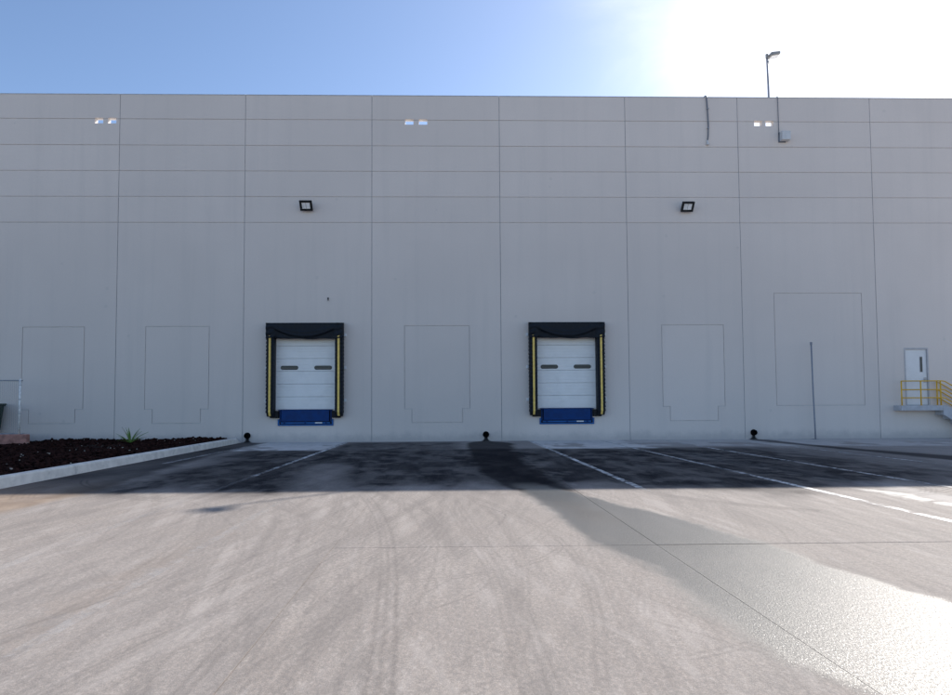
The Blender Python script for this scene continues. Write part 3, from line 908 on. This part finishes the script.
root = empty('roof_lamp', (13.20, .33, 13.3)); tag(root, 'tall thin roof mast with a flat area light against the bright sky', 'lamp post')
bm = bmesh.new(); tube(bm, [(0, 0, 0), (0, 0, .5), (-.006, 0, 1.2), (-.03, 0, 2.36)], [.042, .041, .038, .034], 12); bm_obj('mast', bm, POLEM, root, True)
for zz in (.08, .36):
    box_obj('clamp', (-.07, .07, -.1135, .05, zz - .03, zz + .03), STEEL, root, bev=.005)
bm = bmesh.new(); tube(bm, [(-.03, 0, 2.30), (-.03, 0, 2.47)], .055, 12); box(bm, -.04, .10, -.035, .035, 2.37, 2.43, .01); bm_obj('mounting_arm', bm, FIXT, root)
bm = bmesh.new(); box(bm, .07, .45, -.18, .18, 2.33, 2.48, .02, 2)
for v in bm.verts:
    v.co.z += (v.co.x - .06) * .12
    if v.co.x > .3 and v.co.z < 2.46: v.co.z += .03
bm_obj('lamp_head', bm, FIXT, root)
bm = bmesh.new(); box(bm, .12, .40, -.13, .13, 2.325, 2.333)
for v in bm.verts: v.co.z += (v.co.x - .06) * .20 - .004
bm_obj('lens', bm, LAMPGLASS, root)
tube_obj('photocell', [(.03, 0, 2.20), (.01, 0, 2.05)], .02, FIXT, root, 8)

root = empty('wall_hook', (-4.70, 0, 5.58)); tag(root, 'tiny dark hook fixed to the wall above the left dock door', 'hook')
tube_obj('hook_rod', [(0, -.003, .05), (0, -.05, .05), (.02, -.06, 0), (.01, -.05, -.06)], .012, BLACKP, root, 8)
box_obj('hook_plate', (-.025, .025, -.010, -.003, .0, .09), BLACKP, root)

# ------------------------------------------------------------------ drain nozzles at the foot of the wall
def nozzle(x, z, lbl):
    root = empty('drain_nozzle', (x, 0, z)); tag(root, lbl, 'drain nozzle', 'roof drain nozzles at the foot of the wall')
    bm = bmesh.new()
    N = 20
    def ring(r, y): return [bm.verts.new((r * math.cos(2 * math.pi * k / N), y, r * math.sin(2 * math.pi * k / N))) for k in range(N)]
    rs = [ring(.125, -.003), ring(.125, -.014), ring(.098, -.018), ring(.092, -.10), ring(.098, -.13), ring(.080, -.13), ring(.076, -.012)]
    for A, B in zip(rs[:-1], rs[1:]):
        for k in range(N): bm.faces.new((A[k], A[(k + 1) % N], B[(k + 1) % N], B[k]))
    bm.faces.new(rs[-1])
    bm_obj('spout', bm, DRAINB, root)
    # stain of running water below the spout
    n = 10; V, Fc, at = [], [], []
    for j in range(n + 1):
        v = j / n; zz = -.06 - (z - .06 - .004) * v if True else 0
        w = .045 + .02 * v + .16 * max(0, v - .6) ** 1.5 * 2
        for i in range(7):
            u = -1 + 2 * i / 6
            V.append((u * w * 1.5, -.0045, zz)); at.append(max(0, 1 - abs(u) ** 2.2) * 1.4)
    for j in range(n):
        for i in range(6): q = j * 7 + i; Fc.append((q, q + 1, q + 8, q + 7))
    o = mesh_obj('water_stain', V, Fc, STAIN, root)
    a = o.data.attributes.new('stain', 'FLOAT', 'POINT'); a.data.foreach_set('value', at)
nozzle(-7.80, .27, 'black drain nozzle at the wall foot beside the kerb end')
nozzle(1.47, .26, 'black drain nozzle at the wall foot between the two dock bays')
nozzle(12.05, .27, 'black drain nozzle at the wall foot near the thin pole')

# thin leaning pole by the wall
root = empty('thin_pole', (14.30, -.35, 0)); tag(root, 'thin grey pole standing upright close to the wall near the big outlined panel', 'pole')
tube_obj('shaft', [(.02, 0, 0.0), (.012, 0, .6), (-.02, 0, 1.9), (-.03, .02, 3.78)], .028, POLEM, root, 10)
bm = bmesh.new(); tube(bm, [(-.03, .02, 3.70), (-.03, .02, 3.81)], .042, 10); bm_obj('cap', bm, POLEM, root)
box_obj('foot_plate', (-.07, .11, -.09, .09, .002, .012), POLEM, root)

# ------------------------------------------------------------------ landing, stairs and railings on the right
YF = -.46
root = empty('stair_landing', (18.4, -.3, 0)); tag(root, 'grey concrete door landing with steps going down to the right', 'landing')
def L(o): o.location = Vector((-18.4, .3, 0)); return o
XL, XR = 17.70, 19.36
L(box_obj('landing_slab', (XL, XR, YF, -.004, 1.10, 1.30), SLABC, root, bev=.008))
nst = 7; rise = 1.30 / (nst + 1); tread = .29
for k in range(nst):
    x0 = XR + .003 + k * tread; zt = 1.30 - (k + 1) * rise
    L(box_obj('step', (x0, x0 + tread - .003, YF + .16, -.006, max(zt - .22, -.02), zt), SLABC, root, bev=.006))
bm = bmesh.new()
pr = [(XR + .002, 1.30), (XR + .12, 1.30), (XR + .12 + nst * tread, .12), (XR + .12 + nst * tread, -.02), (XR - .45 + nst * tread, -.02), (XR + .002, .94)]
vs = [bm.verts.new((x, YF, z)) for x, z in pr] + [bm.verts.new((x, YF + .15, z)) for x, z in pr]
n = len(pr); bm.faces.new(vs[:n]); bm.faces.new(vs[n:][::-1])
for i in range(n): bm.faces.new((vs[i], vs[(i + 1) % n], vs[n + (i + 1) % n], vs[n + i]))
L(bm_obj('stair_stringer', bm, SLABC, root))

def railing(y, xa, lbl, ret):
    root = empty('railing', (xa, y, 1.30)); tag(root, lbl, 'railing', 'yellow railings of the landing')
    def L(o): o.location = Vector((-xa, -y, -1.30)); return o
    r = .024
    xe = XR + .02; xs_ = XR + .02 + (nst + .3) * tread; drop = -(nst + .3) * rise
    posts = [xa, xa + .77, xe - .06] if ret else [xa]
    for x in posts:
        L(tube_obj('post', [(x, y, 1.302), (x, y, 2.26)], r, RAILY, root, 10))
        L(box_obj('post_foot', (x - .05, x + .05, y - .05 if not ret else y - .045, y + .05, 1.3005, 1.31), RAILY, root))
    L(tube_obj('post', [(xs_ - .3, y, .16), (xs_ - .3, y, 2.24 + drop)], r, RAILY, root, 10))
    for zz in ((2.26, 1.92, 1.60) if ret else (2.22, 1.90, 1.60)):
        P = [(xa if zz != 2.26 or not ret else xa, y, zz), (xe, y, zz), (xe + .12, y, zz - .02), (xs_, y, zz + drop)]
        L(tube_obj('rail', P, r * .92, RAILY, root, 10))
railing(YF + .06, XL + .06, 'yellow pipe railing along the front edge of the door landing', True)
railing(-.10, XR + .05, 'short yellow pipe handrail against the wall above the steps', False)

# ------------------------------------------------------------------ kerb and planting bed on the left
kerb = empty('kerb', (-8, 0, 0)); tag(kerb, kind='structure')
ys = [-.02] + [-3.0 * k for k in range(1, 12)]
for a, b in zip(ys[:-1], ys[1:]):
    V, Fc = [], []
    nseg = 6
    for i in range(nseg + 1):
        y = (a - .003) + (b + .003 - a + .003) * i / nseg
        x = kerb_x(y); w = .20
        h = .20 if y < -.35 else .20 * max(.2, (-y + .05) / .4)
        j1, j2 = random.uniform(-.004, .004), random.uniform(-.004, .004)
        V += [(x + 8, y, -.05), (x + 8 - .012 + j1, y, h - .03), (x + 8 - .035, y, h + j2), (x + 8 - w + .01, y, h), (x + 8 - w, y, h - .015), (x + 8 - w, y, -.05)]
        if i:
            for q in range(5): p = (i - 1) * 6 + q; Fc.append((p, p + 6, p + 7, p + 1))
    Fc += [tuple(range(6)), tuple(range(nseg * 6, nseg * 6 + 6))[::-1]]
    o = mesh_obj('kerb_stone', V, Fc, KERB, kerb)
bed = mesh_obj('planting_bed', [(-30, -.02, .10), (-30, -34, .10), (kerb_x(-34) - .19, -34, .10), (kerb_x(-14) - .19, -14, .10), (kerb_x(0) - .19, -.02, .10)], [(0, 1, 2, 3, 4)], SOIL)
tag(bed, kind='structure')

# volcanic gravel
ico = bmesh.new(); bmesh.ops.create_icosphere(ico, subdivisions=1, radius=1.0)
IV = np.array([v.co[:] for v in ico.verts]); IF = np.array([[v.index for v in f.verts] for f in ico.faces]); ico.free()
def gravel(n, xr, yr, smin, smax, seed):
    r = np.random.default_rng(seed)
    X = r.uniform(xr[0], xr[1], n); Y = r.uniform(yr[0], yr[1], n)
    kx = np.array([kerb_x(y) for y in Y]) - .22
    ok = X < kx - .02
    X, Y, kx = X[ok], Y[ok], kx[ok]; n = len(X)
    S = r.uniform(smin, smax, n) * (1 + .5 * (r.random(n) > .93))
    jit = r.uniform(.65, 1.25, (n, len(IV), 1))
    sc = np.stack([r.uniform(.8, 1.3, n), r.uniform(.8, 1.3, n), r.uniform(.6, 1.0, n)], 1)
    V = IV[None] * jit * S[:, None, None] * sc[:, None]
    a = r.uniform(0, 6.28, n); ca, sa = np.cos(a), np.sin(a)
    vx = V[:, :, 0] * ca[:, None] - V[:, :, 1] * sa[:, None]; vy = V[:, :, 0] * sa[:, None] + V[:, :, 1] * ca[:, None]
    hump = .035 * np.sin(X * 1.3 + 1) + .03 * np.sin(Y * .9 + X * .4)
    Z = .115 + hump + r.uniform(-.01, .035, n)
    Z = np.where(X > kx - .25, np.minimum(Z, .13), Z)
    co = np.stack([vx + X[:, None], vy + Y[:, None], V[:, :, 2] + Z[:, None]], 2).reshape(-1, 3)
    F = (IF[None] + (np.arange(n) * len(IV))[:, None, None]).reshape(-1, 3)
    return co, F
parts = [gravel(13000, (-18.2, -8.1), (-14.5, -.06), .03, .062, 3), gravel(1500, (-18.2, -8.1), (-14.5, -.06), .055, .085, 4)]
co = np.concatenate([p[0] for p in parts]); F = np.concatenate([parts[0][1], parts[1][1] + len(parts[0][0])])
me = bpy.data.meshes.new('gravel_mulch')
me.vertices.add(len(co)); me.vertices.foreach_set('co', co.ravel())
me.loops.add(F.size); me.loops.foreach_set('vertex_index', F.ravel())
me.polygons.add(len(F)); me.polygons.foreach_set('loop_start', np.arange(0, F.size, 3)); me.polygons.foreach_set('loop_total', np.full(len(F), 3))
me.polygons.foreach_set('use_smooth', np.zeros(len(F), dtype=bool)); me.update(calc_edges=True); me.materials.append(ROCK)
gm = bpy.data.objects.new('gravel_mulch', me); C.objects.link(gm)
tag(gm, 'dark reddish volcanic gravel filling the planting bed behind the kerb', 'gravel', kind='stuff')

pc, pF = gravel(90, (-16, -8.2), (-13.5, -.3), .012, .026, 9)
pc[:, 2] += .05
o = mesh_obj('pale_chips', pc.tolist(), pF.tolist(), simple('pale_chip_stone', (.34, .29, .24), .9, .1, var=.4, scale=3))
tag(o, 'few small pale chips and litter scattered over the dark gravel bed', 'chips', kind='stuff')

# agave in the bed
root = empty('agave_plant', (-11.3, -2.0, .13)); tag(root, 'small spiky green plant growing in the dark gravel bed', 'plant')
def blade(az, el, length, w, mat):
    V, Fc = [], []; n = 7
    d = Vector((math.cos(az), math.sin(az), 0)); sd = Vector((-math.sin(az), math.cos(az), 0))
    p = Vector((0, 0, .01)) + d * .02; e = el
    for i in range(n + 1):
        t = i / n
        ww = w * (.7 + .9 * t) if t < .35 else w * 1.02 * (1 - ((t - .35) / .65) ** 1.6)
        up = Vector((-d.x * math.sin(e), -d.y * math.sin(e), math.cos(e)))
        ww = max(ww, .0015)
        V += [p - sd * ww + up * ww * .45, p - up * .006, p + sd * ww + up * ww * .45, p + up * .004]
        p = p + (d * math.cos(e) + Vector((0, 0, 1)) * math.sin(e)) * (length / n); e -= .05
        if i:
            for q in range(4): a = (i - 1) * 4 + q; b = (i - 1) * 4 + (q + 1) % 4; Fc.append((a, b, b + 4, a + 4))
    mesh_obj('leaf', V, Fc, mat, root)
for k in range(17):
    el = math.radians(random.choice([25, 35, 45, 55, 68, 80]) + random.uniform(-6, 6))
    blade(k * 2.399 + random.uniform(-.2, .2), el, random.uniform(.45, .72), random.uniform(.022, .034), LEAF if k % 6 else DRYLEAF)

# ------------------------------------------------------------------ bin enclosure on the far left
cu = box_obj('enclosure_curb', (-24, -14.87, -2.12, -1.90, -.02, .465), BRICKRED, None, bev=.035, seg=3)
tag(cu, 'low reddish concrete curb under the chain link fence', 'curb')
pad = box_obj('bin_pad', (-24, -16.35, -1.897, -.03, -.02, .44), SLABC, None)
tag(pad, 'grey raised concrete pad under the green waste bin', 'pad')
fence = empty('chain_link_fence', (-15.2, -2.0, .465)); tag(fence, 'galvanised chain link fence with pale end post on the reddish curb', 'fence')
def L(o): o.location = Vector((15.2, 2.0, -.465)); return o
L(tube_obj('end_post', [(-15.2, -2.0, .466), (-15.2, -2.0, 2.40)], .038, POSTW, fence, 12))
bm = bmesh.new(); bmesh.ops.create_uvsphere(bm, u_segments=10, v_segments=6, radius=.045)
for v in bm.verts: v.co = Vector((v.co.x - 15.2, v.co.y - 2.0, v.co.z * .6 + 2.41))
L(bm_obj('post_cap', bm, POSTW, fence, True))
for k in range(4):
    bm = bmesh.new(); zz = .7 + k * .5; tube(bm, [(-15.2, -2.0, zz - .012), (-15.2, -2.0, zz + .012)], .043, 12); L(bm_obj('tension_band', bm, STEEL, fence))
L(tube_obj('post', [(-17.9, -2.0, .466), (-17.9, -2.0, 2.40)], .035, GALV, fence, 10))
L(tube_obj('top_rail', [(-15.12, -2.0, 2.37), (-20.5, -2.0, 2.40)], .024, GALV, fence, 10))
bm = bmesh.new(); pitch = .07; zA, zB = .52, 2.35
nrow = int((zB - zA) / (pitch / 2)); ncol = int((20.4 - 15.24) / pitch)
for k in range(ncol):
    x = -15.245 - k * pitch; pts = []
    for j in range(nrow + 1):
        pts.append((x - (pitch / 2 if j % 2 else 0) - .001, -2.0 + (.004 if j % 2 else -.004), zA + j * pitch / 2))
    tube(bm, pts, .0018, 3, False)
    pts = [(x - (0 if j % 2 else pitch / 2) + .0, -2.0 + (-.004 if j % 2 else .004), zA + j * pitch / 2) for j in range(nrow + 1)]
    tube(bm, pts, .0018, 3, False)
o = L(bm_obj('chain_mesh', bm, GALV, fence)); o['kind'] = 'stuff'

bn = empty('waste_bin', (-18.02, -.80, .44)); tag(bn, 'dark green wheeled waste bin behind the chain link fence', 'bin')
bm = bmesh.new()
lo = [(-.95, -.5), (.98, -.5), (.98, .5), (-.95, .5)]; hi = [(-1.05, -.58), (1.05, -.58), (1.05, .58), (-1.05, .58)]
vs = [bm.verts.new((x, y, .12)) for x, y in lo] + [bm.verts.new((x, y, 1.02)) for x, y in hi]
bm.faces.new(vs[:4][::-1]); bm.faces.new(vs[4:])
for i in range(4): bm.faces.new((vs[i], vs[(i + 1) % 4], vs[4 + (i + 1) % 4], vs[4 + i]))
bm_obj('body', bm, BINGREEN, bn)
box_obj('rim', (-1.09, 1.09, -.62, .62, 1.021, 1.07), BINGREEN, bn, bev=.012)
box_obj('lid', (-1.10, 1.12, -.64, .64, 1.071, 1.13), BINGREEN, bn, bev=.02, seg=2)
for sx in (-.8, .8):
    for sy in (-.4, .4):
        bm = bmesh.new(); tube(bm, [(sx, sy - .03, .065), (sx, sy + .03, .065)], .062, 12); bm_obj('wheel', bm, RUBBER, bn)
for s in (-1, 1):
    box_obj('side_pocket', (s * 1.06 - .03, s * 1.06 + .03, -.35, .35, .62, .80), BINGREEN, bn, bev=.01)
for k in range(3):
    box_obj('rib', (-.6 + k * .6 - .03, -.6 + k * .6 + .03, -.60, -.535, .25, .98), BINGREEN, bn)

print('objects', len(bpy.data.objects))
